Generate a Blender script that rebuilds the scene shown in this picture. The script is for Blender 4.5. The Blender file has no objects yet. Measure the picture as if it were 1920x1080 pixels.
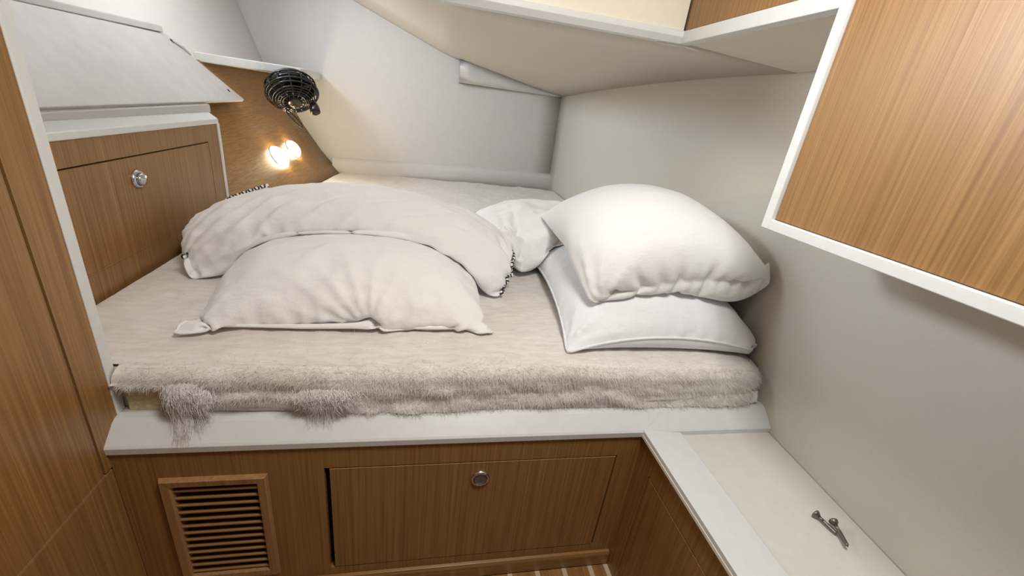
import bpy, bmesh, math
import numpy as np
from mathutils import Vector, Matrix

# ------------------------------------------------------------------ camera, world, lights, exposure
S = 0.7            # one cabin module in metres
ZF = 1.575         # eye height above the cabin sole, in modules
def W(x, y, z):
    return (x*S, y*S, (z+ZF)*S)

scene = bpy.context.scene
COL = scene.collection

cam_d = bpy.data.cameras.new('camera')
cam = bpy.data.objects.new('camera', cam_d); COL.objects.link(cam)
R = ((0.977333, -0.17392, 0.120718), (0.041689, -0.400942, -0.915154), (0.207565, 0.899443, -0.384603))
cam.matrix_world = Matrix(((R[0][0], -R[1][0], -R[2][0], 0), (R[0][1], -R[1][1], -R[2][1], 0),
                           (R[0][2], -R[1][2], -R[2][2], ZF*S), (0, 0, 0, 1)))
cam_d.sensor_width = 36; cam_d.lens = 14.811; cam_d.clip_start = 0.02
scene.camera = cam

scene.view_settings.view_transform = 'Standard'
scene.view_settings.look = 'None'
scene.view_settings.gamma = 1
scene.view_settings.use_curve_mapping = False
scene.view_settings.exposure = 0.25

world = bpy.data.worlds.new('world'); scene.world = world
world.use_nodes = True
bg = world.node_tree.nodes['Background']
bg.inputs[0].default_value = (1.0, 0.97, 0.93, 1)
bg.inputs[1].default_value = 0.09

def area(name, loc, target, sx, sy, power, col):
    d = bpy.data.lights.new(name, 'AREA'); d.shape = 'RECTANGLE'
    d.size = sx*S; d.size_y = sy*S; d.energy = power; d.color = col
    o = bpy.data.objects.new(name, d); COL.objects.link(o)
    o.location = W(*loc)
    o.rotation_euler = (Vector(W(*target))-Vector(W(*loc))).to_track_quat('-Z', 'Y').to_euler()
    return o
area('ceiling_lamp_light', (0.36, 0.36, 0.95), (0.38, 1.0, -1.0), 0.45, 0.45, 12.0, (1.0, 0.975, 0.935))
pl = area('portlight_daylight', (-1.50, 2.75, 0.72), (0.9, 3.5, 0.35), 0.6, 0.26, 7.0, (0.80, 0.89, 1.0))
pl.data.spread = math.radians(120)
pl = area('added_door_fill', (-1.50, 1.85, 0.74), (0.9, 0.60, 0.42), 0.5, 0.26, 2.2, (0.93, 0.96, 1.0))  # added narrow fill that brightens the wall cabinet door; no window known there
pl.data.spread = math.radians(60)

# ------------------------------------------------------------------ materials
def new_mat(name):
    m = bpy.data.materials.new(name); m.use_nodes = True
    nt = m.node_tree; b = nt.nodes['Principled BSDF']
    return m, nt, b
def link(nt, a, b): nt.links.new(a, b)
def noise(nt, vec, scale, detail=4, rough=0.55):
    n = nt.nodes.new('ShaderNodeTexNoise'); n.inputs['Scale'].default_value = scale
    n.inputs['Detail'].default_value = detail; n.inputs['Roughness'].default_value = rough
    if vec is not None: link(nt, vec, n.inputs['Vector'])
    return n
def coords(nt, scale=(1, 1, 1), rot=(0, 0, 0)):
    t = nt.nodes.new('ShaderNodeTexCoord'); m = nt.nodes.new('ShaderNodeMapping')
    m.inputs['Scale'].default_value = scale; m.inputs['Rotation'].default_value = rot
    link(nt, t.outputs['Object'], m.inputs['Vector'])
    return m.outputs['Vector']
def ramp(nt, fac, stops):
    r = nt.nodes.new('ShaderNodeValToRGB')
    while len(r.color_ramp.elements) < len(stops): r.color_ramp.elements.new(0.5)
    for e, (p, c) in zip(r.color_ramp.elements, stops):
        e.position = p; e.color = (*c, 1)
    link(nt, fac, r.inputs[0]); return r.outputs[0]
def bump(nt, b, height, strength, dist):
    n = nt.nodes.new('ShaderNodeBump'); n.inputs['Strength'].default_value = strength
    n.inputs['Distance'].default_value = dist
    link(nt, height, n.inputs['Height']); link(nt, n.outputs[0], b.inputs['Normal'])
def mix(nt, fac, a, b_, mode='MIX'):
    n = nt.nodes.new('ShaderNodeMix'); n.data_type = 'RGBA'; n.blend_type = mode
    if isinstance(fac, (int, float)): n.inputs[0].default_value = fac
    else: link(nt, fac, n.inputs[0])
    for i, v in ((6, a), (7, b_)):
        if isinstance(v, tuple): n.inputs[i].default_value = (*v, 1)
        else: link(nt, v, n.inputs[i])
    return n.outputs[2]

def wood(name, axis='z', dark=(0.215, 0.103, 0.031), mid=(0.31, 0.162, 0.052), light=(0.41, 0.234, 0.085), rough=0.36):
    m, nt, b = new_mat(name)
    k = {'x': (2.2, 170, 170), 'y': (170, 2.2, 170), 'z': (170, 170, 2.2)}[axis]
    k2 = tuple(v*3.1 if v > 10 else v*2.2 for v in k)
    k3 = tuple(v*0.16 if v > 10 else v*0.6 for v in k)
    f1 = noise(nt, coords(nt, k), 1.0, 3, 0.6).outputs[0]
    f2 = noise(nt, coords(nt, k2), 1.0, 2, 0.6).outputs[0]
    f3 = noise(nt, coords(nt, k3), 1.0, 2, 0.5).outputs[0]
    c = ramp(nt, f1, ((0.25, dark), (0.50, mid), (0.78, light)))
    c2 = ramp(nt, f2, ((0.30, (0.74, 0.70, 0.66)), (0.58, (1, 1, 1))))
    c3 = ramp(nt, f3, ((0.30, (0.96, 0.955, 0.95)), (0.70, (1.0, 1.0, 1.0))))
    c = mix(nt, 0.55, c, c2, 'MULTIPLY'); c = mix(nt, 1.0, c, c3, 'MULTIPLY')
    link(nt, c, b.inputs['Base Color'])
    b.inputs['Roughness'].default_value = rough
    bump(nt, b, f2, 0.12, 0.001)
    return m
def plain(name, col, rough=0.5, metal=0.0, nscale=0, nstr=0.0, spec=0.5, var=0.0):
    m, nt, b = new_mat(name)
    b.inputs['Base Color'].default_value = (*col, 1)
    b.inputs['Roughness'].default_value = rough; b.inputs['Metallic'].default_value = metal
    b.inputs['Specular IOR Level'].default_value = spec
    n = noise(nt, coords(nt), nscale or 6.0, 3)
    if var:
        lo = tuple(v*(1-var) for v in col); hi = tuple(min(1, v*(1+var*0.5)) for v in col)
        link(nt, ramp(nt, n.outputs[0], ((0.3, lo), (0.7, hi))), b.inputs['Base Color'])
    if nstr: bump(nt, b, n.outputs[0], nstr, 0.002)
    return m

M = {}
M['wood'] = wood('teak_veneer_upright', 'z')
M['wood_y'] = wood('teak_veneer_lengthwise', 'y')
M['wood_x'] = wood('teak_strip_crosswise', 'x')
M['wood_edge'] = wood('pale_teak_edge', 'z', (0.29, 0.15, 0.06), (0.38, 0.21, 0.09), (0.46, 0.28, 0.13))
M['trim'] = plain('white_lacquer_trim', (0.745, 0.76, 0.745), 0.32, nscale=40, nstr=0.02, var=0.03)
M['bench'] = plain('warm_white_bench', (0.72, 0.70, 0.645), 0.4, nscale=40, nstr=0.02, var=0.03)
M['hull'] = plain('white_hull_liner', (0.76, 0.745, 0.725), 0.5, nscale=22, nstr=0.05, var=0.02)
M['wall'] = plain('cream_wall_liner', (0.62, 0.595, 0.525), 0.34, nscale=160, nstr=0.05, var=0.02)
M['ceil'] = plain('beige_ceiling_liner', (0.69, 0.635, 0.57), 0.6, nscale=60, nstr=0.05, var=0.02)
M['cream'] = plain('cream_lacquer', (0.84, 0.80, 0.67), 0.35, nscale=60, nstr=0.02, var=0.02)
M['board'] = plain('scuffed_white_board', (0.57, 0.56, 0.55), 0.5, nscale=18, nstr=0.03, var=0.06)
M['dark'] = plain('dark_recess', (0.012, 0.008, 0.006), 0.9)
M['batten'] = plain('grey_batten', (0.52, 0.50, 0.49), 0.7)
M['chrome'] = plain('brushed_chrome', (0.62, 0.63, 0.66), 0.22, 1.0)
M['dark_chrome'] = plain('dark_brushed_metal', (0.26, 0.28, 0.33), 0.3, 1.0)
M['black'] = plain('black_plastic', (0.012, 0.012, 0.013), 0.22)
M['wire'] = plain('brown_black_wire', (0.03, 0.02, 0.016), 0.5)
M['steel'] = plain('dull_screw_steel', (0.22, 0.20, 0.17), 0.38, 0.9)
M['foam'] = plain('aged_yellow_foam', (0.74, 0.65, 0.42), 0.9, nscale=120, nstr=0.5, var=0.25)
M['thread'] = plain('black_thread', (0.015, 0.015, 0.018), 0.7)
M['holly'] = plain('pale_holly_strip', (0.62, 0.50, 0.34), 0.4, var=0.1)

def emis(name, col, st):
    m, nt, b = new_mat(name)
    b.inputs['Base Color'].default_value = (*col, 1)
    b.inputs['Emission Color'].default_value = (*col, 1); b.inputs['Emission Strength'].default_value = st
    return m
M['lamp'] = emis('warm_lamp_lens', (1.0, 0.80, 0.52), 34)

def linen(name, col):
    m, nt, b = new_mat(name)
    b.inputs['Roughness'].default_value = 0.85; b.inputs['Specular IOR Level'].default_value = 0.2
    b.inputs['Sheen Weight'].default_value = 0.15
    b.inputs['Base Color'].default_value = (*col, 1)
    a = noise(nt, coords(nt, (7, 16, 9)), 1.0, 5, 0.55); f = noise(nt, coords(nt), 420, 2)
    mx = nt.nodes.new('ShaderNodeMath'); mx.operation = 'MULTIPLY_ADD'
    link(nt, f.outputs[0], mx.inputs[0]); mx.inputs[1].default_value = 0.04; link(nt, a.outputs[0], mx.inputs[2])
    bump(nt, b, mx.outputs[0], 0.6, 0.014)
    return m
M['linen'] = linen('white_cotton', (0.88, 0.877, 0.86))
M['linen_blue'] = linen('bright_white_cotton', (0.86, 0.87, 0.89))

def wool_mat(name, lo, hi, st):
    m, nt, b = new_mat(name)
    b.inputs['Roughness'].default_value = 1.0; b.inputs['Specular IOR Level'].default_value = 0.05
    b.inputs['Sheen Weight'].default_value = 0.3
    a = noise(nt, coords(nt, (18, 60, 60)), 1.0, 6, 0.65)
    c = noise(nt, coords(nt), 5, 3)
    col = ramp(nt, a.outputs[0], ((0.30, lo), (0.62, hi)))
    col2 = ramp(nt, c.outputs[0], ((0.3, (0.93, 0.91, 0.88)), (0.7, (1, 1, 1))))
    link(nt, mix(nt, 1.0, col, col2, 'MULTIPLY'), b.inputs['Base Color'])
    bump(nt, b, a.outputs[0], st, 0.01)
    return m
M['wool'] = wool_mat('cream_wool_fleece', (0.72, 0.685, 0.645), (0.835, 0.805, 0.77), 0.35)
M['wool_grey'] = wool_mat('grey_white_wool_tuft', (0.80, 0.78, 0.76), (0.90, 0.88, 0.86), 0.4)

# ------------------------------------------------------------------ object helpers
def tag(o, label=None, cat=None, group=None, kind=None):
    if label: o['label'] = label
    if cat: o['category'] = cat
    if group: o['group'] = group
    if kind: o['kind'] = kind
    return o
def thing(name, label, cat, loc, group=None):
    o = bpy.data.objects.new(name, None); COL.objects.link(o); o.location = W(*loc)
    o.empty_display_size = 0.05
    return tag(o, label, cat, group)
def put(o, parent):
    if parent is not None:
        o.parent = parent
        o.matrix_parent_inverse = Matrix.Translation(-world_loc(parent))
    return o
def world_loc(o):
    v = Vector((0, 0, 0))
    while o is not None:
        v = v + Vector(o.location)
        if o.parent is not None: v = v + o.matrix_parent_inverse.to_translation()
        o = o.parent
    return v
def mesh(name, verts, faces, mat, parent=None, smooth=False, bevel=0, raw=False):
    me = bpy.data.meshes.new(name)
    me.from_pydata([v if raw else W(*v) for v in verts], [], faces)
    me.validate()
    bm = bmesh.new(); bm.from_mesh(me); bmesh.ops.recalc_face_normals(bm, faces=bm.faces); bm.to_mesh(me); bm.free()
    o = bpy.data.objects.new(name, me); COL.objects.link(o)
    for m_ in (mat if isinstance(mat, (list, tuple)) else [mat]): me.materials.append(M[m_])
    if smooth: me.polygons.foreach_set('use_smooth', [True]*len(me.polygons))
    if bevel:
        b = o.modifiers.new('bevel', 'BEVEL'); b.width = bevel; b.segments = 2; b.limit_method = 'ANGLE'; b.angle_limit = 0.6
    return put(o, parent)
BF = [(0, 1, 3, 2), (4, 6, 7, 5), (0, 4, 5, 1), (2, 3, 7, 6), (0, 2, 6, 4), (1, 5, 7, 3)]
def bv(x0, x1, y0, y1, z0, z1):
    return [(x, y, z) for x in (x0, x1) for y in (y0, y1) for z in (z0, z1)]
def box(name, x0, x1, y0, y1, z0, z1, mat, parent=None, bevel=0.0015):
    return mesh(name, bv(x0, x1, y0, y1, z0, z1), BF, mat, parent, bevel=bevel)
def boxes(name, bl, mat, parent=None, bevel=0.0):
    v, f = [], []
    for b in bl:
        n = len(v); v += bv(*b); f += [tuple(i+n for i in q) for q in BF]
    return mesh(name, v, f, mat, parent, bevel=bevel)
def prism(name, poly, axis, a, b, mat, parent=None, bevel=0.0, smooth=False):
    """poly in the two other axes (in xyz order), swept along axis from a to b."""
    def P(p, t):
        return {'x': (t, p[0], p[1]), 'y': (p[0], t, p[1]), 'z': (p[0], p[1], t)}[axis]
    n = len(poly)
    v = [P(p, a) for p in poly]+[P(p, b) for p in poly]
    f = [tuple(range(n)), tuple(range(2*n-1, n-1, -1))]+[(i, (i+1) % n, n+(i+1) % n, n+i) for i in range(n)]
    return mesh(name, v, f, mat, parent, bevel=bevel, smooth=smooth)
def pierced(name, axis, c0, c1, us, vs, holes, mat, parent):
    """board between c0 (face) and c1 along axis, cut by the grid us x vs, without the cells in holes."""
    def P(c, u, v):
        return (c, u, v) if axis == 'x' else (u, c, v)
    nu, nv = len(us), len(vs)
    vv = [P(c, u, v) for c in (c0, c1) for u in us for v in vs]
    I = lambda k, i, j: k*nu*nv+i*nv+j
    f = []
    solid = lambda i, j: 0 <= i < nu-1 and 0 <= j < nv-1 and (i, j) not in holes
    for i in range(nu-1):
        for j in range(nv-1):
            if not solid(i, j): continue
            for k in (0, 1): f.append((I(k, i, j), I(k, i+1, j), I(k, i+1, j+1), I(k, i, j+1)))
            for (di, dj, a, b) in ((-1, 0, (i, j), (i, j+1)), (1, 0, (i+1, j), (i+1, j+1)), (0, -1, (i, j), (i+1, j)), (0, 1, (i, j+1), (i+1, j+1))):
                if not solid(i+di, j+dj): f.append((I(0, *a), I(0, *b), I(1, *b), I(1, *a)))
    return mesh(name, vv, f, mat, parent)
def frame_axes(d):
    d = np.array(d, float); d /= np.linalg.norm(d)
    a = np.array((0, 0, 1.0)) if abs(d[2]) < 0.9 else np.array((1.0, 0, 0))
    u = np.cross(d, a); u /= np.linalg.norm(u); return d, u, np.cross(d, u)
def lathe(name, c, d, prof, mat, parent=None, n=28, smooth=True):
    """prof: (radius, along) pairs turned around direction d at c, modules."""
    d, u, w = frame_axes(d); c = np.array(c, float)
    v, f = [], []
    for r, h in prof:
        for k in range(n):
            a = 2*math.pi*k/n
            v.append(tuple(c+d*h+(u*math.cos(a)+w*math.sin(a))*r))
    for i in range(len(prof)-1):
        for k in range(n):
            f.append((i*n+k, i*n+(k+1) % n, (i+1)*n+(k+1) % n, (i+1)*n+k))
    f.append(tuple(range(n))); f.append(tuple(range((len(prof)-1)*n, len(prof)*n)))
    return mesh(name, v, f, mat, parent, smooth=smooth)
def tube_data(pts, r, n=8, closed=False):
    pts = [np.array(p, float) for p in pts]; v, f = [], []; m = len(pts)
    pu = None
    for i, p in enumerate(pts):
        a = pts[(i-1) % m] if (closed or i > 0) else p
        b = pts[(i+1) % m] if (closed or i < m-1) else p
        d = b-a; d /= np.linalg.norm(d)+1e-12
        if pu is None: _, u, _w = frame_axes(d)
        else:
            u = pu-d*np.dot(pu, d); u /= np.linalg.norm(u)+1e-12
        pu = u; w = np.cross(d, u)
        rr = r[i] if hasattr(r, '__len__') else r
        for k in range(n):
            t = 2*math.pi*k/n; v.append(tuple(p+(u*math.cos(t)+w*math.sin(t))*rr))
    for i in range(m if closed else m-1):
        for k in range(n):
            j = (i+1) % m
            f.append((i*n+k, i*n+(k+1) % n, j*n+(k+1) % n, j*n+k))
    if not closed: f += [tuple(range(n)), tuple(range((m-1)*n, m*n))]
    return v, f
def tube(name, pts, r, mat, parent=None, n=8, closed=False):
    v, f = tube_data(pts, r, n, closed)
    return mesh(name, v, f, mat, parent, smooth=True)
def tubes(name, lst, mat, parent=None, n=8):
    V, F = [], []
    for pts, r, cl in lst:
        v, f = tube_data(pts, r, n, cl); o = len(V)
        V += v; F += [tuple(i+o for i in q) for q in f]
    return mesh(name, V, F, mat, parent, smooth=True)
def grid(name, P, mat, parent=None, smooth=True, solid=0.0, kind=None):
    P = np.asarray(P); a, b = P.shape[:2]
    f = [(i*b+j, i*b+j+1, (i+1)*b+j+1, (i+1)*b+j) for i in range(a-1) for j in range(b-1)]
    o = mesh(name, [tuple(p) for p in P.reshape(-1, 3)], f, mat, parent, smooth=smooth)
    if solid:
        s = o.modifiers.new('solid', 'SOLIDIFY'); s.thickness = abs(solid); s.offset = 1 if solid > 0 else -1
    return tag(o, kind=kind)

# ------------------------------------------------------------------ the setting
FLOOR = -ZF
floor = box('floor', -0.80, 0.78, -1.4, 1.03, FLOOR-0.06, FLOOR-0.012, 'dark', None, 0); tag(floor, kind='structure')
x = -0.785
k = 0
while x < 0.745:
    x1 = min(x+0.105, 0.75)
    box('plank', x, x1-0.018, -1.38, 0.985, FLOOR-0.012, FLOOR, 'wood_y', floor, 0.0008)
    box('holly_strip', x1-0.018, x1, -1.38, 0.985, FLOOR-0.012, FLOOR-0.0005, 'holly', floor, 0)
    x = x1; k += 1

# hull side: flares outward with height, tapers towards the stern
HZ = np.array([-1.6, -0.9, -0.74, -0.55, -0.35, -0.06, 0.135, 0.53, 1.02])
HC = np.array([0.0, 0.0, 0.0, -0.165, -0.30, -0.46, -0.57, -0.705, -0.82])
def hull_x(y, z): return -0.79-0.11*(4.3-y)+np.interp(z, HZ, HC)
ys = np.linspace(0.9, 4.36, 16); zs = np.concatenate([np.linspace(-0.95, 0.2, 16), np.linspace(0.28, 1.02, 8)])
P = [[(hull_x(y, z), y, z) for z in zs] for y in ys]
wall_left = grid('wall_left', P, 'hull', solid=0.02, kind='structure')
zs2 = np.linspace(-0.80, 0.055, 14); ys2 = np.linspace(2.2, 4.262, 10)
P = [[(hull_x(y, z)+0.012, y, z) for z in zs2] for y in ys2]
grid('lining_panel', P, 'wood_y', wall_left, solid=0.006)

# back wall (a slight skew to the berth)
def back_y(x): return 4.3+(x+0.76)*0.1214
xs = np.linspace(-1.75, 1.36, 12)
grid('wall_back', [[(x, back_y(x), z) for z in np.linspace(-1.0, 1.02, 10)] for x in xs], 'hull', solid=0.02, kind='structure')
lip = [(0.0, -0.80), (-0.050, -0.80), (-0.060, -0.70), (-0.056, -0.63), (-0.036, -0.595), (-0.012, -0.582), (0.0, -0.580)]
xs = np.linspace(-0.86, 1.30, 14)
grid('trim_1', [[(x, back_y(x)+p[0], p[1]+0.02*math.sin(x*2.2)*0.3) for p in lip] for x in xs], 'hull', kind='structure')

def right_x(y): return float(np.interp(y, [-1.2, 0.486, 1.0, 4.6], [1.14, 1.212, 1.237, 1.30]))
ys = np.linspace(-1.2, 4.62, 20)
grid('wall_right', [[(right_x(y), y, z) for z in np.linspace(-1.62, 0.95, 10)] for y in ys], 'wall', solid=0.02, kind='structure')

# low ceiling over the berth: flat part on the right, rising towards the hull on the left
def row(pts, n=14):
    pts = np.array(pts, float)
    t = np.concatenate([[0], np.cumsum(np.linalg.norm(np.diff(pts, axis=0), axis=1))]); t /= t[-1]
    return pts
front = np.array([(-1.45, 1.72, 0.90), (-0.70, 1.72, 0.615), (0.03, 1.72, 0.345), (0.095, 1.70, 0.325), (0.17, 1.69, 0.316), (0.5, 1.68, 0.309), (0.90, 1.67, 0.300), (1.245, 1.45, 0.239)])
back = np.array([(-1.50, back_y(-1.5), 0.96), (-0.668, back_y(-0.668), 0.679), (0.08, back_y(0.08), 0.41), (0.164, back_y(0.164), 0.386), (0.26, back_y(0.26), 0.373), (0.7, back_y(0.7), 0.290), (1.05, back_y(1.05), 0.225), (1.30, back_y(1.30), 0.187)])
mid = 0.5*(front+back); mid[-1] = (1.27, 2.8, 0.240); mid[-2] = (0.98, 2.9, 0.285)
P = []
for t in np.linspace(0, 1, 13):
    P.append((1-t)*(1-2*t)*front+4*t*(1-t)*mid+t*(2*t-1)*back)
grid('ceiling', P, 'ceil', solid=0.015, kind='structure')
# fairing where the ceiling meets the back wall
P = []
for t in np.linspace(0, 1, 12):
    x = 0.25+t*1.04; yb = back_y(x); zt = float(np.interp(x, [0.164, 0.26, 0.7, 1.05, 1.30], [0.39, 0.376, 0.292, 0.227, 0.189]))+0.004
    zb = 0.182+0.004*t; pr = 0.12*(1-0.6*t)
    P.append([(x, yb+0.005, zb-0.004), (x, yb-pr*0.45, zb), (x, yb-pr*0.85, zb+0.02*(1-t)+0.002), (x, yb-pr, zb+0.06*(1-t)+0.003), (x, yb-pr*1.02, max(zt, zb+0.004)), (x, yb+0.005, max(zt, zb+0.005))])
fair = grid('trim_2', P, 'hull', kind='structure')
me = fair.data; bm = bmesh.new(); bm.from_mesh(me); bmesh.ops.holes_fill(bm, edges=[e for e in bm.edges if e.is_boundary]); bm.to_mesh(me); bm.free()

# cream header facing the cabin, and its lip
hd = box('wall_front', -0.02, 0.895, 1.655, 1.69, 0.325, 1.0, 'cream', None, 0.001); tag(hd, kind='structure')
tl = prism('trim_3', [(1.640, 0.322), (1.640, 0.338), (1.655, 0.345), (1.69, 0.345), (1.69, 0.302), (1.655, 0.302)], 'x', -0.02, 0.90, 'trim', None, 0.001); tag(tl, kind='structure')
# cabin ceiling above the standing space
c2 = box('ceiling', -0.8, 1.2, -1.3, 1.66, 1.0, 1.03, 'ceil', None, 0); tag(c2, kind='structure')

# ------------------------------------------------------------------ berth base
bb = thing('berth_base', 'brown veneered berth base with louvred vent and wide drop-down door', 'berth', (0.2, 1.0, FLOOR))
ux = [-0.785, -0.676, -0.426, -0.262, 0.672, 1.24]; vz = [-1.56, -1.474, -1.455, -1.052, -1.030, -0.93]
pierced('front_panel', 'y', 1.0, 1.022, ux, vz, {(1, 2), (3, 1), (3, 2), (3, 3)}, 'wood', bb)
box('recess_back', -0.30, 0.70, 1.024, 1.03, -1.5, -1.0, 'dark', bb, 0)
door = box('locker_door', -0.247, 0.667, 0.999, 1.018, -1.470, -1.035, 'wood', bb, 0.0012)
box('door_edge', -0.247, 0.667, 0.9985, 1.003, -1.0365, -1.0345, 'wood_edge', door, 0)
lat = lathe('latch', (0.208, 0.999, -1.099), (0, -1, 0), [(0.0305, -0.004), (0.0305, 0.004), (0.027, 0.009), (0.0235, 0.009), (0.0225, 0.003), (0.001, 0.003)], 'chrome', door)
lathe('latch_button', (0.208, 0.999, -1.099), (0, -1, 0), [(0.021, 0.002), (0.021, 0.006), (0.018, 0.0085), (0.010, 0.0075), (0.001, 0.0072)], 'dark_chrome', door)
# vent
x0, x1, z0, z1 = -0.688, -0.414, -1.468, -1.040; b = 0.03
def ring(d0, d1, y0, y1):
    q = [(x0+d0, z0+d0), (x1-d0, z0+d0), (x1-d0, z1-d0), (x0+d0, z1-d0)]
    r = [(x0+d1, z0+d1), (x1-d1, z0+d1), (x1-d1, z1-d1), (x0+d1, z1-d1)]
    return q, r
o_, i_ = ring(0, b, 0, 0); o2, i2 = ring(0.006, b-0.004, 0, 0)
v = [(p[0], 1.0, p[1]) for p in o_]+[(p[0], 0.986, p[1]) for p in o2]+[(p[0], 0.988, p[1]) for p in i2]+[(p[0], 0.995, p[1]) for p in i_]+[(p[0], 1.03, p[1]) for p in i_]
f = []
for L_ in range(4):
    for i in range(4): f.append((L_*4+i, L_*4+(i+1) % 4, L_*4+4+(i+1) % 4, L_*4+4+i))
vent = mesh('vent_grille', v, f, 'wood_edge', bb)
ns = 13
zz = np.linspace(z1-b-0.018, z0+b+0.010, ns)
sl0 = None
for i, z in enumerate(zz):
    if sl0 is None:
        zc = z
        sl0 = prism('slat', [(0.994, z+0.001), (0.995, z-0.005), (1.020, z-0.019), (1.024, z-0.014), (0.999, z+0.003)], 'x', x0+b-0.002, x1-b+0.002, 'wood_x', vent, 0.0008)
    else:
        s_ = sl0.copy(); COL.objects.link(s_); s_.location = (0, 0, (z-zc)*S)
box('vent_back', x0+0.01, x1-0.01, 1.028, 1.034, z0+0.01, z1-0.01, 'dark', bb, 0)
# white edge trim along the berth front
prof = [(0.992, -0.946), (0.990, -0.925), (0.995, -0.919), (1.038, -0.880), (1.052, -0.873), (1.075, -0.872), (1.075, -0.946)]
prism('edge_trim', prof, 'x', -0.786, 1.236, 'trim', bb, 0.001)
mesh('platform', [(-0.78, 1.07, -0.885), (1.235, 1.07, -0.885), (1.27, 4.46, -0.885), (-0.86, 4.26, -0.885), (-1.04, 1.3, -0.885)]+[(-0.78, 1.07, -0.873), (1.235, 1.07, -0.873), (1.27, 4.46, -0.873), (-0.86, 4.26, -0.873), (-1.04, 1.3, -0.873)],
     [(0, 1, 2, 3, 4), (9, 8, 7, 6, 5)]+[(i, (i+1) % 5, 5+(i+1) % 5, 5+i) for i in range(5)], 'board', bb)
bs = prism('baseboard_front', [(0.986, FLOOR), (0.986, -1.520), (0.990, -1.509), (1.0, -1.507), (1.0, FLOOR)], 'x', -0.785, 0.748, 'wood_x', None, 0.001); tag(bs, kind='structure')

# ------------------------------------------------------------------ bench on the right
bn = thing('side_bench', 'white topped low bench with brown veneered side along the right wall', 'bench', (0.95, 0.2, FLOOR))
pierced('side_panel', 'x', 0.75, 0.77, [-1.2, -0.30, 0.918, 1.0], [FLOOR, -1.508, -1.042, -0.944], {(1, 1)}, 'wood', bn)
box('panel_back', 0.772, 0.776, -0.35, 0.96, -1.54, -1.0, 'dark', bn, 0)
box('locker_door', 0.7495, 0.768, -0.296, 0.914, -1.504, -1.046, 'wood', bn, 0.001)
yy_ = [-1.15, -0.3, 0.486, 1.005]
bp = [(0.78, y_) for y_ in yy_[::-1]]+[(right_x(y_)-0.003, y_) for y_ in yy_]
prism('bench_top', bp, 'z', -0.965, -0.944, 'bench', bn)
tp = [(0.738, 0.995), (0.812, 1.043), (0.878, 0.998), (0.878, -1.15), (0.738, -1.15)]
tz = [-0.918, -0.872, -0.930, -0.930, -0.918]
v = [(p[0], p[1], z) for p, z in zip(tp, tz)]+[(p[0], p[1], -0.946) for p in tp]
mesh('edge_trim', v, [(0, 2, 3, 4), (0, 1, 2), (9, 8, 7, 6, 5)]+[(i, (i+1) % 5, 5+(i+1) % 5, 5+i) for i in range(5)], 'trim', bn, bevel=0.0012)
box('trim_edge_band', 0.7365, 0.741, -1.15, 0.992, -0.944, -0.934, 'cream', bn, 0)

# ------------------------------------------------------------------ wardrobe on the left
wd = thing('wardrobe', 'tall brown veneered wardrobe side with dark groove and white corner edge', 'wardrobe', (-0.9, 0.3, FLOOR))
box('door', -0.80, -0.785, -1.1, 0.9705, -0.992, 1.0, 'wood', wd, 0.0012)
box('lower_panel', -0.80, -0.785, -1.1, 0.9995, FLOOR, -0.999, 'wood', wd, 0.001)
box('pale_edge_strip', -0.80, -0.7845, -1.1, 0.974, -0.999, -0.9925, 'wood_edge', wd, 0)
mesh('stile', [(-0.785, 0.9765, -0.992), (-0.785, 1.0, -0.992), (-0.785, 1.0, -0.95), (-0.785, 1.062, -0.95), (-0.785, 1.062, 1.0), (-0.785, 0.9765, 1.0)]+
     [(-0.80, 0.9765, -0.992), (-0.80, 1.0, -0.992), (-0.80, 1.0, -0.95), (-0.80, 1.062, -0.95), (-0.80, 1.062, 1.0), (-0.80, 0.9765, 1.0)],
     [tuple(range(6)), tuple(range(11, 5, -1))]+[(i, (i+1) % 6, 6+(i+1) % 6, 6+i) for i in range(6)], 'wood', wd)
box('carcass', -1.02, -0.80, -1.1, 1.06, FLOOR, 1.0, 'dark', wd, 0)
prism('corner_edge', [(-0.7835, 1.062), (-0.782, 1.066), (-0.784, 1.094), (-0.792, 1.102), (-1.03, 1.102), (-1.03, 1.061), (-0.80, 1.061)], 'z', -0.8715, 1.0, 'trim', wd, 0.0006)

# ------------------------------------------------------------------ cabinet beside the berth
sc_ = thing('side_cabinet', 'brown veneered cabinet with flap door and white top beside the mattress', 'cabinet', (-1.2, 1.8, -0.86))
pierced('face_panel', 'x', -1.047, -1.065, [1.10, 1.200, 2.384, 2.492], [-0.86, -0.652, -0.314, -0.237], {(1, 1)}, 'wood', sc_)
box('recess_back', -1.075, -1.068, 1.12, 2.45, -0.70, -0.27, 'dark', sc_, 0)
fd = box('flap_door', -1.062, -1.0465, 1.204, 2.379, -0.646, -0.319, 'wood', sc_, 0.001)
box('pale_edge_strip', -1.062, -1.0462, 1.204, 2.379, -0.6505, -0.6465, 'wood_edge', fd, 0)
lathe('latch', (-1.0465, 1.80, -0.397), (1, 0, 0), [(0.034, -0.004), (0.034, 0.006), (0.028, 0.012), (0.024, 0.012), (0.023, 0.004), (0.001, 0.004)], 'chrome', fd)
lathe('latch_button', (-1.0465, 1.80, -0.397), (1, 0, 0), [(0.022, 0.004), (0.022, 0.020), (0.018, 0.024), (0.001, 0.025)], 'chrome', fd)
tp = [(-1.040, 1.10), (-1.040, 2.50), (-1.27, 2.93), (-1.325, 2.93), (-1.50, 1.10)]
v = [(p[0], p[1], -0.237) for p in tp]+[(p[0], p[1], -0.212) for p in tp]
mesh('cabinet_top', v, [(4, 3, 2, 1, 0), (5, 6, 7, 8, 9)]+[(i, (i+1) % 5, 5+(i+1) % 5, 5+i) for i in range(5)], 'trim', sc_, bevel=0.003)
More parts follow.
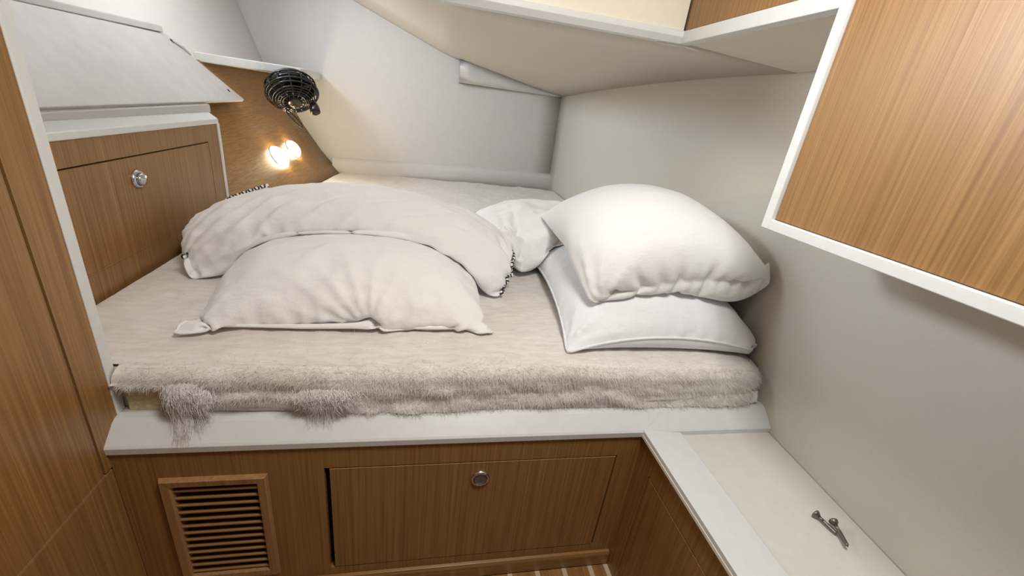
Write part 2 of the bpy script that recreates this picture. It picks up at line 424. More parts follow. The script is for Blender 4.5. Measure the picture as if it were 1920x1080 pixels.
prism('end_edge', [(-1.043, 2.492), (-1.041, 2.512), (-1.052, 2.518), (-1.070, 2.512), (-1.070, 2.492)], 'z', -0.86, -0.236, 'trim', sc_, 0.001)
mesh('end_panel', [(-1.06, y_, z_) if k_ == 0 else (x_, y_, z_) for y_ in (2.492, 2.50) for (k_, x_, z_) in ((0, 0, -0.70), (0, 0, -0.238), (1, hull_x(2.5, -0.24)+0.02, -0.238), (1, hull_x(2.5, -0.55)+0.02, -0.55))],
     [(0, 1, 2, 3), (7, 6, 5, 4), (0, 1, 5, 4), (1, 2, 6, 5), (2, 3, 7, 6), (3, 0, 4, 7)], 'wood', sc_)

# loose board leaning on the hull above that cabinet
lb = thing('loose_board', 'scuffed white board with screw holes leaning over the side cabinet', 'board', (-1.25, 2.3, -0.2))
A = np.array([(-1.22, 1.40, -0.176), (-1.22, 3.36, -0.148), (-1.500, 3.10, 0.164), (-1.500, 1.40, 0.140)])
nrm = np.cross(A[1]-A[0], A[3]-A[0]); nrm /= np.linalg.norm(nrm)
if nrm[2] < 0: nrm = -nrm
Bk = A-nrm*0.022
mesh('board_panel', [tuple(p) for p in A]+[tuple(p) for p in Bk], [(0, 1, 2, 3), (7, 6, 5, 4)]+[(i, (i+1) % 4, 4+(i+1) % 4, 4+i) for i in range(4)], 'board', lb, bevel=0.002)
def on_board(s, t): return A[0]*(1-s)*(1-t)+A[1]*s*(1-t)+A[2]*s*t+A[3]*(1-s)*t
for s_, t_, r_ in ((0.962, 0.16, 0.011), (0.985, 0.90, 0.014), (0.84, 0.12, 0.006)):
    lathe('screw_hole', on_board(s_, t_), nrm, [(r_, -0.002), (r_, 0.0006), (0.001, 0.0006)], 'batten' if r_ < 0.01 else 'dark', lb, 14)
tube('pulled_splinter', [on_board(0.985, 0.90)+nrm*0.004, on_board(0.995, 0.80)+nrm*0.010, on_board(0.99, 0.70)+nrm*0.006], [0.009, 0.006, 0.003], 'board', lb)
v = [(x_, y_, z_) for (y_, zt_) in ((1.2, -0.1965), (2.84, -0.1735)) for (x_, z_) in ((-1.30, -0.2115), (-1.213, -0.2115), (-1.213, zt_), (-1.30, zt_+0.03))]
bt = mesh('batten', v, [(0, 1, 2, 3), (7, 6, 5, 4), (0, 1, 5, 4), (1, 2, 6, 5), (2, 3, 7, 6), (3, 0, 4, 7)], 'batten'); tag(bt, 'narrow grey batten under the lower edge of the loose white board', 'batten')
v = []
for y in (1.35, 3.06):
    for (dx, dz) in ((0.012, 0.168), (0.008, 0.198), (-0.035, 0.205), (-0.03, 0.165)): v.append((hull_x(y, 0.18)+dx+0.012, y, dz+(y-3.0)*0.012))
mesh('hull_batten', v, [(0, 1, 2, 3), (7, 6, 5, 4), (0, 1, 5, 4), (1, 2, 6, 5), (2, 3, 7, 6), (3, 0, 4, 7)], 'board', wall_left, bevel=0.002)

# ------------------------------------------------------------------ wall cabinet and overhead locker, right
wc = thing('wall_cabinet', 'large brown veneered wall cabinet with white lower frame above the bench', 'cabinet', (1.05, 0.2, -0.2))
box('door', 0.900, 0.915, -1.1, 0.9505, -0.1775, 0.98, 'wood', wc, 0.0012)
boxes('cabinet_frame', [(0.890, 0.93, 0.952, 0.979, -0.206, 0.98), (0.890, 0.93, -1.1, 0.9525, -0.206, -0.179)], 'trim', wc, 0.0015)
box('carcass', 0.916, 1.13, -1.1, 0.975, -0.204, 0.98, 'wall', wc, 0)
ol = thing('overhead_locker', 'overhead locker with brown veneered door and white bottom rail under the ceiling', 'locker', (1.05, 1.3, 0.3))
box('door', 0.900, 0.915, 0.985, 1.652, 0.345, 0.98, 'wood', ol, 0.001)
box('bottom_rail', 0.890, 0.93, 0.980, 1.662, 0.301, 0.341, 'trim', ol, 0.0015)
box('carcass', 0.916, 1.16, 0.985, 1.65, 0.320, 0.98, 'wall', ol, 0)
v = [(0.925, 0.98, 0.309), (right_x(0.98)-0.004, 0.98, 0.241), (right_x(1.45)-0.004, 1.45, 0.241), (0.925, 1.66, 0.304)]
mesh('bottom_panel', v+[(p[0], p[1], p[2]+0.012) for p in v], [(0, 1, 2, 3), (7, 6, 5, 4)]+[(i, (i+1) % 4, 4+(i+1) % 4, 4+i) for i in range(4)], 'ceil', ol)

# ------------------------------------------------------------------ corner shelf, lights, fan on the hull
sh = [(hull_x(3.25, 0.05)-0.01, 3.25), (-0.93, 3.66), (-0.905, 3.70), (-0.90, 3.76), (-0.93, 4.27), (-1.36, 4.215), (hull_x(4.0, 0.05)-0.01, 4.0)]
o = prism('corner_shelf', sh, 'z', 0.046, 0.100, 'trim', None, 0.004)
tag(o, 'white corner shelf between hull and back wall above the fan', 'shelf')
def hull_frame(y, z):
    p = np.array((hull_x(y, z)+0.012, y, z)); tz = np.array((hull_x(y, z+0.02)-hull_x(y, z-0.02), 0, 0.04)); ty = np.array((0.11, 1, 0))
    n = np.cross(ty, tz); n /= np.linalg.norm(n)
    return p, (n if n[0] > 0 else -n)
for (y, z, r, lab) in ((3.43, -0.515, 0.084, 'larger round warm light glowing on the brown hull lining'), (3.73, -0.487, 0.070, 'smaller round warm light glowing on the brown hull lining')):
    p, n = hull_frame(y, z)
    t = thing('reading_light', lab, 'light', p)
    lathe('bezel', p, n, [(r*1.02, -0.004), (r*1.02, 0.004), (r*1.0, 0.006), (r*0.9, 0.004)], 'trim', t, 28)
    lathe('lens', p, n, [(r*0.99, 0.004), (r*0.97, 0.012), (r*0.85, 0.026), (r*0.6, 0.038), (r*0.3, 0.044), (0.002, 0.046)], 'lamp', t, 28)

fc = np.array((-0.955, 3.50, -0.078)); fd_ = np.array((0.30, -0.58, -0.74)); fd_ /= np.linalg.norm(fd_); fr = 0.168
_, fu, fw = frame_axes(fd_)
def circ(r, h, n=36, cc=fc): return [cc+fd_*h+(fu*math.cos(2*math.pi*k/n)+fw*math.sin(2*math.pi*k/n))*r for k in range(n)]
fan = thing('fan', 'small black caged fan hanging under the white corner shelf', 'fan', fc)
L_ = [(circ(fr, 0.0), 0.008, True), (circ(fr*0.97, -0.06), 0.006, True), (circ(fr*0.80, 0.045), 0.005, True), (circ(fr*0.62, 0.06), 0.005, True), (circ(fr*0.45, 0.068), 0.005, True), (circ(fr*0.75, -0.10), 0.006, True), (circ(fr*0.93, 0.022), 0.006, True), (circ(fr*0.53, 0.064), 0.004, True), (circ(fr*0.71, 0.053), 0.004, True)]
for k in range(14):
    a = 2*math.pi*k/14; e = fu*math.cos(a)+fw*math.sin(a)
    L_.append(([fc+e*fr*0.28+fd_*0.072, fc+e*fr*0.62+fd_*0.062, fc+e*fr*0.86+fd_*0.040, fc+e*fr+fd_*0.0, fc+e*fr*0.97-fd_*0.06, fc+e*fr*0.75-fd_*0.10, fc+e*fr*0.3-fd_*0.115], 0.0045, False))
tubes('cage', L_, 'black', fan, 6)
lathe('hub', fc, fd_, [(fr*0.18, 0.02), (fr*0.30, 0.062), (fr*0.30, 0.074), (fr*0.22, 0.080), (0.001, 0.081)], 'black', fan, 24)
lathe('housing', fc, fd_, [(fr*0.30, -0.105), (fr*0.72, -0.092), (fr*0.90, -0.055), (fr*0.92, -0.030), (fr*0.86, -0.034), (fr*0.60, -0.060)], 'black', fan, 28)
lathe('motor', fc-fd_*0.16, fd_, [(0.01, 0.0), (0.05, 0.006), (0.065, 0.03), (0.065, 0.10), (0.03, 0.14), (0.03, 0.17)], 'black', fan, 24)
for k in range(5):
    a0 = 2*math.pi*k/5
    pts = []
    for (rr, da, h) in ((0.2, -0.25, -0.02), (0.2, 0.25, 0.02), (0.55, 0.55, 0.035), (0.88, 0.62, 0.032), (0.90, 0.1, 0.0), (0.84, -0.25, -0.03), (0.5, -0.3, -0.035)):
        e = fu*math.cos(a0+da)+fw*math.sin(a0+da); pts.append(fc+e*fr*rr+fd_*h)
    v = [tuple(p) for p in pts]+[tuple(p-fd_*0.005) for p in pts]; n = 7
    mesh('blade', v, [tuple(range(n)), tuple(range(2*n-1, n-1, -1))]+[(i, (i+1) % n, n+(i+1) % n, n+i) for i in range(n)], 'black', fan, smooth=False)
lathe('control_knob', fc+fd_*0.03+np.array((0.135, 0.0, -0.055)), fd_, [(0.030, -0.03), (0.034, 0.0), (0.034, 0.03), (0.026, 0.038), (0.001, 0.04)], 'black', fan, 18)
tube('bracket', [fc-fd_*0.10+np.array((0, 0, 0.02)), fc-fd_*0.12+np.array((-0.01, 0.06, 0.0)), np.array((fc[0]-0.04, fc[1]+0.24, 0.040))], [0.022, 0.018, 0.018], 'black', fan)
wp = []
for t in np.linspace(0, 1, 26):
    a = t*2*math.pi*1.0
    wp.append(fc+np.array((-0.03, 0.0, -0.115))+np.array((0.055*(1-math.cos(a))*0.9-0.02, 0.01*t, -0.055*math.sin(a)*0.35-0.05*(1-math.cos(a)))))
tube('wire_loop', wp, 0.005, 'wire', fan, 6)

# ------------------------------------------------------------------ screws on the bench
def screw(head, tip, lab):
    h = np.array(head); t_ = np.array(tip); d = t_-h; Ln = np.linalg.norm(d); d /= Ln
    t = thing('screw', lab, 'screw', h)
    lathe('head', h, d, [(0.009, -0.002), (0.0115, 0.0), (0.0105, 0.004), (0.005, 0.013)], 'steel', t, 16)
    prof = [(0.0046, 0.011), (0.0046, Ln*0.38)]
    nn = 26
    for i in range(nn):
        s = Ln*0.38+(Ln*0.54)*i/nn
        prof.append((0.0054 if i % 2 else 0.0041, s))
    prof += [(0.004, Ln*0.94), (0.0005, Ln)]
    lathe('shank', h, d, prof, 'steel', t, 12)
zb = -0.944
screw((1.103, 0.662, zb+0.0138), (1.117, 0.600, zb+0.007), 'steel screw lying flat under the other screw on the white bench')
screw((1.128, 0.630, zb+0.021), (1.103, 0.560, zb+0.017), 'steel screw lying across the other screw on the white bench')

# ------------------------------------------------------------------ mattress with wool cover
ZM = -0.74
rng = np.random.default_rng(4)
def vnoise(x, y, f, seed):
    r = np.random.default_rng(seed); G = r.random((64, 64))
    X, Y = np.asarray(x)*f, np.asarray(y)*f
    i, j = np.floor(X).astype(int), np.floor(Y).astype(int); a, b = X-i, Y-j
    a, b = a*a*(3-2*a), b*b*(3-2*b)
    g = lambda p, q: G[p % 64, q % 64]
    return (g(i, j)*(1-a)+g(i+1, j)*a)*(1-b)+(g(i, j+1)*(1-a)+g(i+1, j+1)*a)*b-0.5
mt = thing('mattress', 'thick mattress under a shaggy cream wool fleece cover', 'mattress', (0.2, 2.6, -0.873))
def mat_left(y): return np.where(y < 1.106, -0.778, np.interp(y, [1.106, 1.98, 2.45, 4.3], [-1.036, -1.020, -0.966, -0.765]))
def mat_right(y): return np.array([right_x(q) for q in np.atleast_1d(y)])-0.012
core = []
for y in (1.082, 1.10, 1.107, 2.4, 3.4, 4.24): core.append((float(mat_left(np.array(y)))+0.012, float(mat_right(y)[0])-(0.09 if y < 1.2 else 0.02), y))
v, f = [], []
for (a, b_, y) in core: v += [(a, y, -0.8725), (b_, y, -0.8725), (b_, y, ZM-0.012), (a, y, ZM-0.012)]
for i in range(len(core)-1):
    for k in range(4): f.append((i*4+k, i*4+(k+1) % 4, i*4+4+(k+1) % 4, i*4+4+k))
f += [(0, 1, 2, 3), tuple(range(len(v)-4, len(v)))]
mesh('foam_core', v, f, 'foam', mt)
# cover: rows run back to front, over the rounded front edge and down
NX = 240
prof = [(y, 0.0) for y in np.concatenate([np.linspace(4.30, 2.2, 50), np.linspace(2.16, 1.14, 46)])]
for a in np.linspace(0.1, 1, 10): prof.append((1.125-0.062*math.sin(a*math.pi/2), -0.030*(1-math.cos(a*math.pi/2))))
for a in np.linspace(0.06, 1, 18): prof.append((1.063-0.010*a, -0.030-a*0.098))
prof = np.array(prof); nf = 18
u = np.linspace(0, 1, NX)
Y0 = prof[:, 0][:, None]*np.ones(NX); D = prof[:, 1][:, None]*np.ones(NX)
XL = mat_left(prof[:, 0])[:, None]; XR_ = mat_right(prof[:, 0])[:, None]
X = XL+(XR_-XL)*u[None, :]
Zt = ZM+0.030*np.clip((Y0-1.4)/2.6, 0, 1)
# how far the fleece hangs down at each place along the front
xf = X[-1]
drop = np.interp(xf, [-0.78, -0.66, -0.645, -0.62, -0.57, -0.545, -0.45, -0.36, -0.28, -0.2, 1.24], [0.04, 0.08, 0.7, 0.9, 0.8, 0.62, 0.55, 0.74, 1.0, 1.0, 1.0])
front_mask = np.zeros(len(prof)); front_mask[-nf:] = 1
s_front = np.zeros(len(prof)); s_front[-nf:] = np.linspace(0.06, 1, nf)
DD = np.where(front_mask[:, None] > 0, -0.030-s_front[:, None]*0.100*drop[None, :], D)
Z = Zt+DD
n1 = vnoise(X, Y0, 4.0, 1)*0.014+vnoise(X, Y0, 13, 2)*0.008+vnoise(X, Y0, 40, 3)*0.005
edge = np.clip((u*2.0)/0.02, 0, 1)[None, :]*np.clip(((1-u)*2.0)/0.02, 0, 1)[None, :]
Z = Z+np.where(front_mask[:, None] > 0, 0, n1*np.clip(edge+0.3, 0, 1))
fz = (vnoise(X, Z*1.0, 7, 5)*0.012+vnoise(X, Z, 22, 6)*0.010+vnoise(X, Z*2, 50, 7)*0.006)*np.clip(s_front[:, None]*4, 0, 1)
rip = 0.005*np.sin(s_front[:, None]*9+vnoise(X, Y0*0, 5, 8)*6)
Yc = Y0-np.where(front_mask[:, None] > 0, fz+rip*np.clip(s_front[:, None]*2, 0, 1), 0)
# round the right front corner
cr = np.clip((X-(XR_-0.10))/0.10, 0, 1)
Yc = Yc+np.where(Y0 < 1.16, cr**3*0.05, 0)
Z = Z-np.where(Y0 < 1.4, cr**3*0.012, 0)
Z[-1, :] = np.maximum(Z[-1, :], -0.8715)
Z = np.maximum(Z, -0.8715)
P = np.stack([X, Yc, Z], -1)
cover = grid('fleece_cover', P, 'wool', mt)
COVER_Z = P
# second, flatter layer of wool under the cover
xs = np.linspace(-0.56, 1.20, 90)
P2 = []
for q in np.linspace(0, 1, 7):
    P2.append(np.stack([xs, 1.066+0.012*vnoise(xs, xs*0+q*3, 11, 12)-0.010*np.sin(q*3.1), -0.872+q*0.055+0.012*vnoise(xs, xs*0, 6, 13)*q], -1))
grid('wool_underlay', P2, 'wool_grey', mt)
# fibres standing off the fleece
V, F = [], []
def fibres(n, base, ln, wd_, droop, seed):
    r = np.random.default_rng(seed)
    for i in range(n):
        p, nr, tan = base(r)
        side = np.cross(nr, tan); side /= np.linalg.norm(side)+1e-9
        d = tan*r.normal(0.6, 0.6)+side*r.normal(0, 0.8)+nr*abs(r.normal(0.35, 0.25)); d /= np.linalg.norm(d)
        l = ln*r.uniform(0.5, 1.3)
        m_ = p+d*l*0.55+np.array((0, 0, -droop*0.3)); e = p+d*l+np.array((0, 0, -droop))
        sd = np.cross(d, nr); sd = sd/(np.linalg.norm(sd)+1e-9)*wd_
        k = len(V); V.extend([tuple(p-sd), tuple(p+sd), tuple(m_+sd*0.7), tuple(m_-sd*0.7), tuple(e)]); F.extend([(k, k+1, k+2, k+3), (k+3, k+2, k+4)])
nr_, nc_ = COVER_Z.shape[:2]
def front_base(r):
    i = r.integers(nr_-nf-8, nr_-1); j = r.integers(2, nc_-2)
    p = COVER_Z[i, j]+(COVER_Z[i+1, j]-COVER_Z[i, j])*r.random()+(COVER_Z[i, j+1]-COVER_Z[i, j])*r.random()
    t = COVER_Z[i+1, j]-COVER_Z[i-1, j]; t = t/(np.linalg.norm(t)+1e-9)
    n = np.cross(np.array((1.0, 0, 0)), t); n = -n if n[1] > 0.02 or n[2] < -0.5 else n
    return p, n/(np.linalg.norm(n)+1e-9), t
fibres(26000, front_base, 0.022, 0.0004, 0.005, 21)
def top_base(r):
    y = 1.1+r.random()**1.7*2.6; x = r.uniform(float(mat_left(np.array(y)))+0.02, float(mat_right(y)[0])-0.02)
    i = int(np.argmin(abs(prof[:96, 0]-y))); j = int(np.clip((x-XL[i, 0])/(XR_[i, 0]-XL[i, 0])*(NX-1), 0, NX-1))
    return np.array((x, y, COVER_Z[i, j, 2])), np.array((0, 0, 1.0)), np.array((0.9, -0.4, 0))/0.985
fibres(9000, top_base, 0.020, 0.0004, 0.003, 22)
o = mesh('wool_fibres', V, F, 'wool', mt); tag(o, kind='stuff')
# hanging tufts of loose wool, each a bundle of curling strands
def tuft(cx, zt, zb, w, n, seed):
    r = np.random.default_rng(seed); V, F = [], []
    for k in range(n):
        x = cx+r.normal(0, w*0.5); y = 1.044+r.normal(0, 0.004); z = zt+r.uniform(-0.012, 0.004)
        end = zt+(zb-zt)*min(1.08, r.beta(2.5, 1.4)*1.1)*(1-0.35*min(1, abs(x-cx)/w))
        ph, am = r.uniform(0, 6.28), r.uniform(0.001, 0.009); dx = r.normal(0, w*0.30)
        pts = []
        for q in range(7):
            t = q/6; zz_ = z+(end-z)*t
            yy = y-0.018*math.sin(math.pi*min(1, t*0.9))-np.interp(-zz_, [0.86, 0.875, 0.93], [0, 0.012, 0.068])-abs(r.normal(0, 0.002))
            pts.append((x+dx*t+am*math.sin(ph+t*5), yy, zz_))
        o = len(V)
        for q, p in enumerate(pts):
            ww = 0.0006*(1-0.6*q/6); a = ph+q*0.5
            V += [(p[0]-ww*math.cos(a), p[1]-ww*math.sin(a), p[2]), (p[0]+ww*math.cos(a), p[1]+ww*math.sin(a), p[2])]
        F += [(o+2*q, o+2*q+1, o+2*q+3, o+2*q+2) for q in range(6)]
    return tag(mesh('wool_tuft', V, F, 'wool_grey', mt), kind='stuff')
tuft(-0.605, -0.765, -0.912, 0.028, 1700, 31)
tuft(-0.565, -0.785, -0.893, 0.022, 500, 32)
tuft(-0.26, -0.785, -0.884, 0.070, 1300, 33)

# ------------------------------------------------------------------ pillows: two sewn sheets inflated and settled
GX0, GY0, GR = -1.2, 1.0, 0.012
GN = (int(2.6/GR), int(1.9/GR))
HF = np.zeros(GN)+(ZM+0.012+0.030*np.clip((GY0+GR*np.arange(GN[1])-1.4)/2.6, 0, 1))[None, :]
def hlook(x, y):
    i = np.clip((x-GX0)/GR, 0, GN[0]-1.001); j = np.clip((y-GY0)/GR, 0, GN[1]-1.001)
    a, b = i.astype(int), j.astype(int); s, t = i-a, j-b
    return HF[a, b]*(1-s)*(1-t)+HF[a+1, b]*s*(1-t)+HF[a, b+1]*(1-s)*t+HF[a+1, b+1]*s*t
def settle(corn, w, d, z0, nx, ny, vol, steps, iters, seed, pins=(), grav=0.0009, press=0.5, slack=0.35, amp=0.01, bend=0.12, push=0.0):
    r = np.random.default_rng(seed)
    FL, FR, BR, BL = [np.array((c[0], c[1], c[2] if len(c) > 2 else z0), float) for c in corn]
    s = np.linspace(0, 1, nx+1)[None, :, None]; t = np.linspace(0, 1, ny+1)[:, None, None]
    base = FL*(1-s)*(1-t)+FR*s*(1-t)+BR*s*t+BL*(1-s)*t
    P = np.stack([base+(0, 0, 0.02), base-(0, 0, 0.0)])
    inn = (np.sin(np.pi*s)*np.sin(np.pi*t))[..., 0]
    P[0, ..., 2] += 0.05*inn+amp*r.normal(size=inn.shape)*inn; P[1, ..., 2] -= 0.0*inn-amp*0.3*r.normal(size=inn.shape)*inn
    P[..., 0] += amp*0.3*r.normal(size=P.shape[:-1]); P[..., 1] += amp*0.3*r.normal(size=P.shape[:-1])
    lx, ly = w/nx, d/ny; ld = math.hypot(lx, ly)
    def weld():
        for sl in ((slice(0, 1), slice(None)), (slice(-1, None), slice(None)), (slice(None), slice(0, 1)), (slice(None), slice(-1, None))):
            m_ = 0.5*(P[0][sl]+P[1][sl]); P[0][sl] = m_; P[1][sl] = m_
    weld(); Q = P.copy()
    def con(A, B, L, ks, kc):
        D = B-A; n = np.sqrt((D*D).sum(-1, keepdims=True))+1e-9
        e = (n-L)/n; k = np.where(e > 0, ks, kc)
        C = D*e*k*0.5; A += C; B -= C
    for st in range(steps):
        V = (P-Q)*0.90; Q = P.copy()
        du = np.gradient(P, axis=2); dv = np.gradient(P, axis=1)
        N = np.cross(du, dv); N[1] *= -1
        vcur = (P*N).sum()/3
        pr = press*np.clip(vol/max(vcur, 1e-4)-1, -0.5, 3)
        if st < 25: pr = min(pr, press)
        F_ = N/(lx*ly)*pr*0.004
        P += V+F_; P[..., 2] -= grav
        for it in range(iters):
            con(P[:, :, 0:-1:2], P[:, :, 1::2], lx, 1, slack); con(P[:, :, 1:-1:2], P[:, :, 2::2], lx, 1, slack)
            con(P[:, 0:-1:2], P[:, 1::2], ly, 1, slack); con(P[:, 1:-1:2], P[:, 2::2], ly, 1, slack)
            for o in (0, 1):
                con(P[:, o:-1:2, :-1], P[:, o+1::2, 1:], ld, 0.6, slack*0.3); con(P[:, o:-1:2, 1:], P[:, o+1::2, :-1], ld, 0.6, slack*0.3)
            for o in range(4):
                A_ = P[:, :, o:-2:4]; B_ = P[:, :, o+2::4]; m_ = min(A_.shape[2], B_.shape[2]); con(A_[:, :, :m_], B_[:, :, :m_], 2*lx, 0, bend)
                A_ = P[:, o:-2:4]; B_ = P[:, o+2::4]; m_ = min(A_.shape[1], B_.shape[1]); con(A_[:, :m_], B_[:, :m_], 2*ly, 0, bend)
            weld()
            for (i, j, pos, k) in pins:
                for L in ((0, 1) if (i in (0, nx) or j in (0, ny)) else (0,)):
                    P[L, j, i] += (np.array(pos)-P[L, j, i])*k
        h = hlook(P[..., 0], P[..., 1]); low = P[..., 2] < h
        P[..., 2] = np.where(low, h, P[..., 2])
        for c in (0, 1): P[..., c] = np.where(low, Q[..., c]+(P[..., c]-Q[..., c])*0.35, P[..., c])
        P[..., 0] = np.clip(P[..., 0], -1.03, 1.222)
        P[1, 1:-1, 1:-1, 2] = np.minimum(P[1, 1:-1, 1:-1, 2], P[0, 1:-1, 1:-1, 2]-0.004)
    return P
def raise_field(P):
    for s in np.linspace(0, 1, 4):
        for t in np.linspace(0, 1, 4):
            Q = P[0]; q = Q[:-1, :-1]*(1-s)*(1-t)+Q[:-1, 1:]*s*(1-t)+Q[1:, :-1]*(1-s)*t+Q[1:, 1:]*s*t
            i = np.clip(((q[..., 0]-GX0)/GR+0.5).astype(int), 0, GN[0]-1); j = np.clip(((q[..., 1]-GY0)/GR+0.5).astype(int), 0, GN[1]-1)
            np.maximum.at(HF, (i, j), q[..., 2]+0.004)
def outline(P, inset=0):
    return np.concatenate([P[0][0, :], P[0][1:, -1], P[0][-1, -2::-1], P[0][-2:0:-1, 0]])
def pillow(name, P, mat, label, cat, group, piping=0.0045):
    ny, nx = P.shape[1]-1, P.shape[2]-1
    V = [tuple(p) for p in P[0].reshape(-1, 3)]; idx = {}
    for j in range(ny+1):
        for i in range(nx+1):
            if i in (0, nx) or j in (0, ny): idx[(j, i)] = j*(nx+1)+i
            else: idx[(j, i)] = len(V); V.append(tuple(P[1, j, i]))
    F = [(j*(nx+1)+i, j*(nx+1)+i+1, (j+1)*(nx+1)+i+1, (j+1)*(nx+1)+i) for j in range(ny) for i in range(nx)]
    F += [(idx[(j, i)], idx[(j+1, i)], idx[(j+1, i+1)], idx[(j, i+1)]) for j in range(ny) for i in range(nx)]
    c = P.reshape(-1, 3).mean(0)
    t = thing(name, label, cat, (c[0], c[1], P[..., 2].min()), group)
    o = mesh('pillowcase', V, F, mat, t, smooth=True)
    sub = o.modifiers.new('smooth', 'SUBSURF'); sub.levels = 1; sub.render_levels = 2
    if piping:
        ol_ = outline(P); 
        tube('seam', [tuple(p+(0, 0, 0.0015)) for p in ol_], piping, mat, t, 6, True)
    return t

def st_grid(P):
    ny, nx = P.shape[1:3]
    return np.meshgrid(np.linspace(0, 1, nx), np.linspace(0, 1, ny))
def normals(Q):
    n = np.cross(np.gradient(Q, axis=1), np.gradient(Q, axis=0)); return n/(np.linalg.norm(n, axis=-1, keepdims=True)+1e-9)
def fold(P, phase, amp, sharp=1.6):
    """creases in the upper sheet: phase in radians, amp in modules, both over the sheet."""
    n = normals(P[0]); h = 1-2*np.abs(np.sin(phase/2))**(1/sharp)
    P[0] += n*(amp*h)[..., None]
def pucker(P, k, amp, seed):
    S_, T_ = st_grid(P); e = np.minimum(np.minimum(S_, 1-S_), np.minimum(T_, 1-T_))
    along = np.where(np.minimum(S_, 1-S_) < np.minimum(T_, 1-T_), T_, S_)
    ph = along*k+vnoise(S_, T_, 6, seed)*5
    a = amp*np.exp(-e/0.07)*np.clip(e/0.015, 0, 1)*(0.4+1.4*np.clip(vnoise(S_, T_, 5, seed+1)+0.4, 0, 1))
    fold(P, ph, a, 1.2)
def radial(P, s0, t0, k, amp, r0, r1, seed, asp=1.0):
    S_, T_ = st_grid(P); dx, dy = S_-s0, (T_-t0)*asp; rr = np.hypot(dx, dy); th = np.arctan2(dy, dx)
    ph = th*k+vnoise(S_, T_, 7, seed)*2.5
    a = amp*np.clip((rr-r0*0.3)/(r0*0.7), 0, 1)*np.clip(1-(rr-r0)/(r1-r0), 0, 1)*(0.3+1.4*np.clip(vnoise(S_, T_, 4, seed+3)+0.5, 0, 1))
    fold(P, ph, a*np.clip(np.minimum(np.minimum(S_, 1-S_), np.minimum(T_, 1-T_))/0.03, 0, 1))
def crumple(P, f, amp, seed):
    S_, T_ = st_grid(P); e = np.clip(np.minimum(np.minimum(S_, 1-S_), np.minimum(T_, 1-T_))/0.05, 0, 1)
    h = 1-4*np.abs(vnoise(S_+0.1*vnoise(S_, T_, 4, seed+9), T_, f, seed))-0.5*0+0.6*(1-4*np.abs(vnoise(S_, T_, f*2.1, seed+1)))
    P[0] += normals(P[0])*(amp*h*e)[..., None]
def smooth_top(P, n=1):
    for _ in range(n):
        Q = P[0].copy(); P[0][1:-1, 1:-1] = 0.5*Q[1:-1, 1:-1]+0.125*(Q[:-2, 1:-1]+Q[2:, 1:-1]+Q[1:-1, :-2]+Q[1:-1, 2:])

P1 = settle([(-0.72, 1.245), (0.25, 1.285), (0.22, 1.98), (-0.78, 1.97)], 1.06, 0.84, -0.62, 84, 64, 0.103, 130, 6, 1, press=1.6, grav=0.0006,
            pins=[(0, 0, (-0.715, 1.25, -0.725), 0.5), (84, 0, (0.248, 1.292, -0.725), 0.5), (46, 0, (-0.150, 1.350, -0.680), 0.4), (47, 0, (-0.140, 1.325, -0.70), 0.4), (48, 0, (-0.125, 1.31, -0.715), 0.4)])
raise_field(P1)
S_, T_ = st_grid(P1)
radial(P1, 0.55, -0.02, 21, 0.0045, 0.08, 0.42, 41, 0.8)
fold(P1, (S_*1.06+T_*0.45)*48+vnoise(S_, T_, 7, 44)*6, 0.005*np.exp(-((T_-0.12)/0.16)**2)*np.clip(np.sin(np.pi*S_), 0, 1)*np.clip(vnoise(S_, T_, 5, 45)*2.2+0.6, 0, 1.6))
crumple(P1, 6, 0.003, 46); crumple(P1, 11, 0.0035, 47)
radial(P1, 0.02, 0.02, 14, 0.006, 0.08, 0.40, 42, 0.8)
pucker(P1, 120, 0.005, 43)
pillow('pillow', P1, 'linen', 'flat white pillow with a puckered front seam under the draped pillow', 'pillow', None)
def end_pins(i, ny, keys, k):
    t = [a for a, _ in keys]; p = np.array([b for _, b in keys])
    return [(i, j, tuple(np.interp(j/ny, t, p[:, c]) for c in range(3)), k) for j in range(0, ny+1, 2)]
P4 = settle([(-0.92, 1.70), (0.34, 1.60), (0.30, 2.25), (-0.97, 2.40)], 1.46, 0.90, -0.34, 100, 64, 0.215, 140, 6, 2, press=1.8, grav=0.0006,
            pins=end_pins(100, 64, ((0, (0.33, 1.61, -0.715)), (0.35, (0.405, 1.74, -0.585)), (0.7, (0.37, 2.0, -0.56)), (1, (0.28, 2.22, -0.62))), 0.12)
            +end_pins(0, 64, ((0, (-0.875, 1.69, -0.65)), (0.5, (-0.95, 1.98, -0.60)), (0.8, (-0.95, 2.26, -0.54)), (1, (-0.78, 2.36, -0.455))), 0.12))
raise_field(P4)
S_, T_ = st_grid(P4)
dia = (S_*1.46*0.75-T_*0.9*1.0)
fold(P4, dia*52+vnoise(S_, T_, 6, 51)*5, 0.013*np.exp(-((T_-0.20)/0.17)**2)*np.clip(np.sin(np.pi*S_), 0, 1)*(0.2+1.6*np.clip(vnoise(S_, T_, 5, 52)+0.45, 0, 1)))
radial(P4, 0.0, 0.05, 22, 0.010, 0.06, 0.34, 53, 0.7)
radial(P4, 0.02, 0.95, 18, 0.009, 0.06, 0.40, 54, 0.7)
crumple(P4, 7, 0.005, 55); crumple(P4, 13, 0.0045, 58); pucker(P4, 130, 0.005, 56)
t4 = pillow('draped_pillow', P4, 'linen', 'long soft white pillow with black stitched ends slumped over another pillow', 'pillow', None, 0)
P2 = settle([(0.57, 1.22), (1.21, 1.19), (1.21, 2.0), (0.66, 2.04)], 0.78, 0.95, -0.58, 60, 68, 0.128, 120, 6, 3, press=1.8, grav=0.0005,
            pins=[(60, 0, (1.215, 1.195, -0.68), 0.4)])
raise_field(P2)
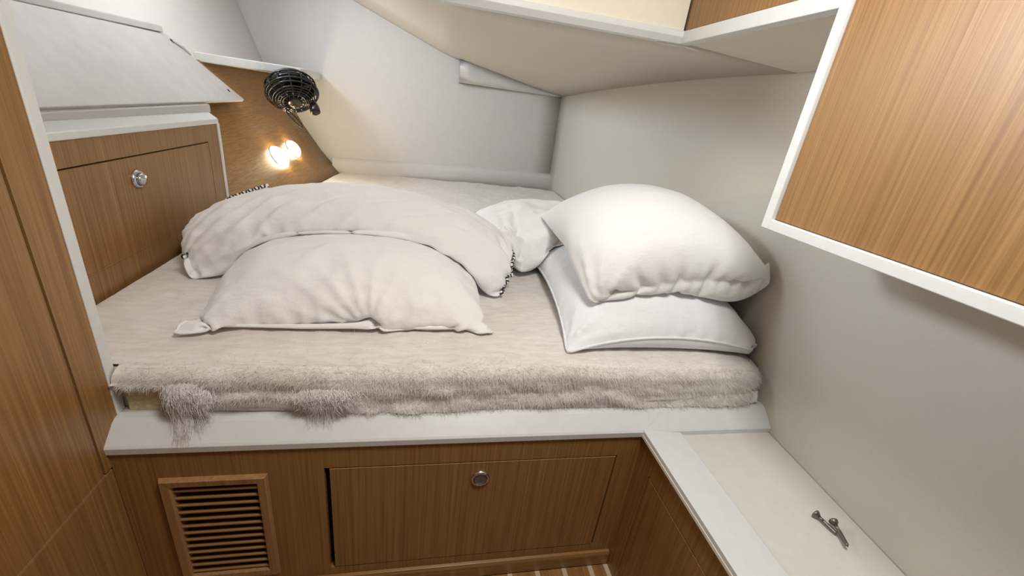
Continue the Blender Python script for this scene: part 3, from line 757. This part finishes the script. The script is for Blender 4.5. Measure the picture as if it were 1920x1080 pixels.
radial(P2, 0.0, 0.02, 12, 0.006, 0.06, 0.35, 61); pucker(P2, 80, 0.004, 62)
pillow('pillow', P2, 'linen_blue', 'bluish white plump pillow lying on the mattress under another pillow', 'pillow', None)
P5 = settle([(0.36, 1.92), (0.88, 1.86), (0.98, 2.52), (0.36, 2.55)], 0.98, 0.98, -0.50, 72, 72, 0.125, 120, 6, 5, slack=0.5, press=1.2, grav=0.0005, bend=0.05)
raise_field(P5)
crumple(P5, 8, 0.011, 71); radial(P5, 1.0, 0.3, 18, 0.012, 0.1, 0.8, 72); pucker(P5, 90, 0.005, 73)
pillow('pillow', P5, 'linen', 'crumpled white pillow behind the stacked pillows', 'pillow', None, 0)
P3 = settle([(0.60, 1.28), (1.21, 1.22), (1.20, 1.86), (0.68, 1.88)], 0.78, 0.86, -0.30, 60, 66, 0.122, 120, 6, 4, press=1.8, grav=0.0005,
            pins=[(60, 0, (1.200, 1.225, -0.36), 0.3)]+[(q, 0, (0.63+0.57*q/60, 1.30-0.07*q/60, -0.525+0.165*(q/60)**2), 0.025) for q in range(0, 60)])
radial(P3, 0.02, 0.02, 14, 0.008, 0.06, 0.36, 81); pucker(P3, 80, 0.0015, 82); crumple(P3, 5, 0.002, 83)
pillow('pillow', P3, 'linen', 'plump white pillow on top of the bluish white pillow by the wall', 'pillow', None, 0)

# black stitching on both short ends of the draped pillow
def stitches(col, dx):
    pts = P4[0][:, col]+np.array((dx, 0, 0.002))
    tube('end_piping', [tuple(p) for p in pts], 0.0065, 'linen', t4, 8)
    s = np.concatenate([[0], np.cumsum(np.linalg.norm(np.diff(pts, axis=0), axis=1))])
    V, F = [], []
    n = int(s[-1]/0.016)
    for k in range(n):
        a = (k+0.2)*0.016; q = np.array([[np.interp(a+e, s, pts[:, c]) for c in range(3)] for e in (0, 0.007)])
        v, f = tube_data(q+np.array((0, 0, 0.001)), 0.0082, 6); o = len(V); V += v; F += [tuple(i+o for i in g) for g in f]
    mesh('stitched_edge', V, F, 'thread', t4)['label'] = 'black and white stitched edge'
stitches(0, -0.003); stitches(-1, 0.004)
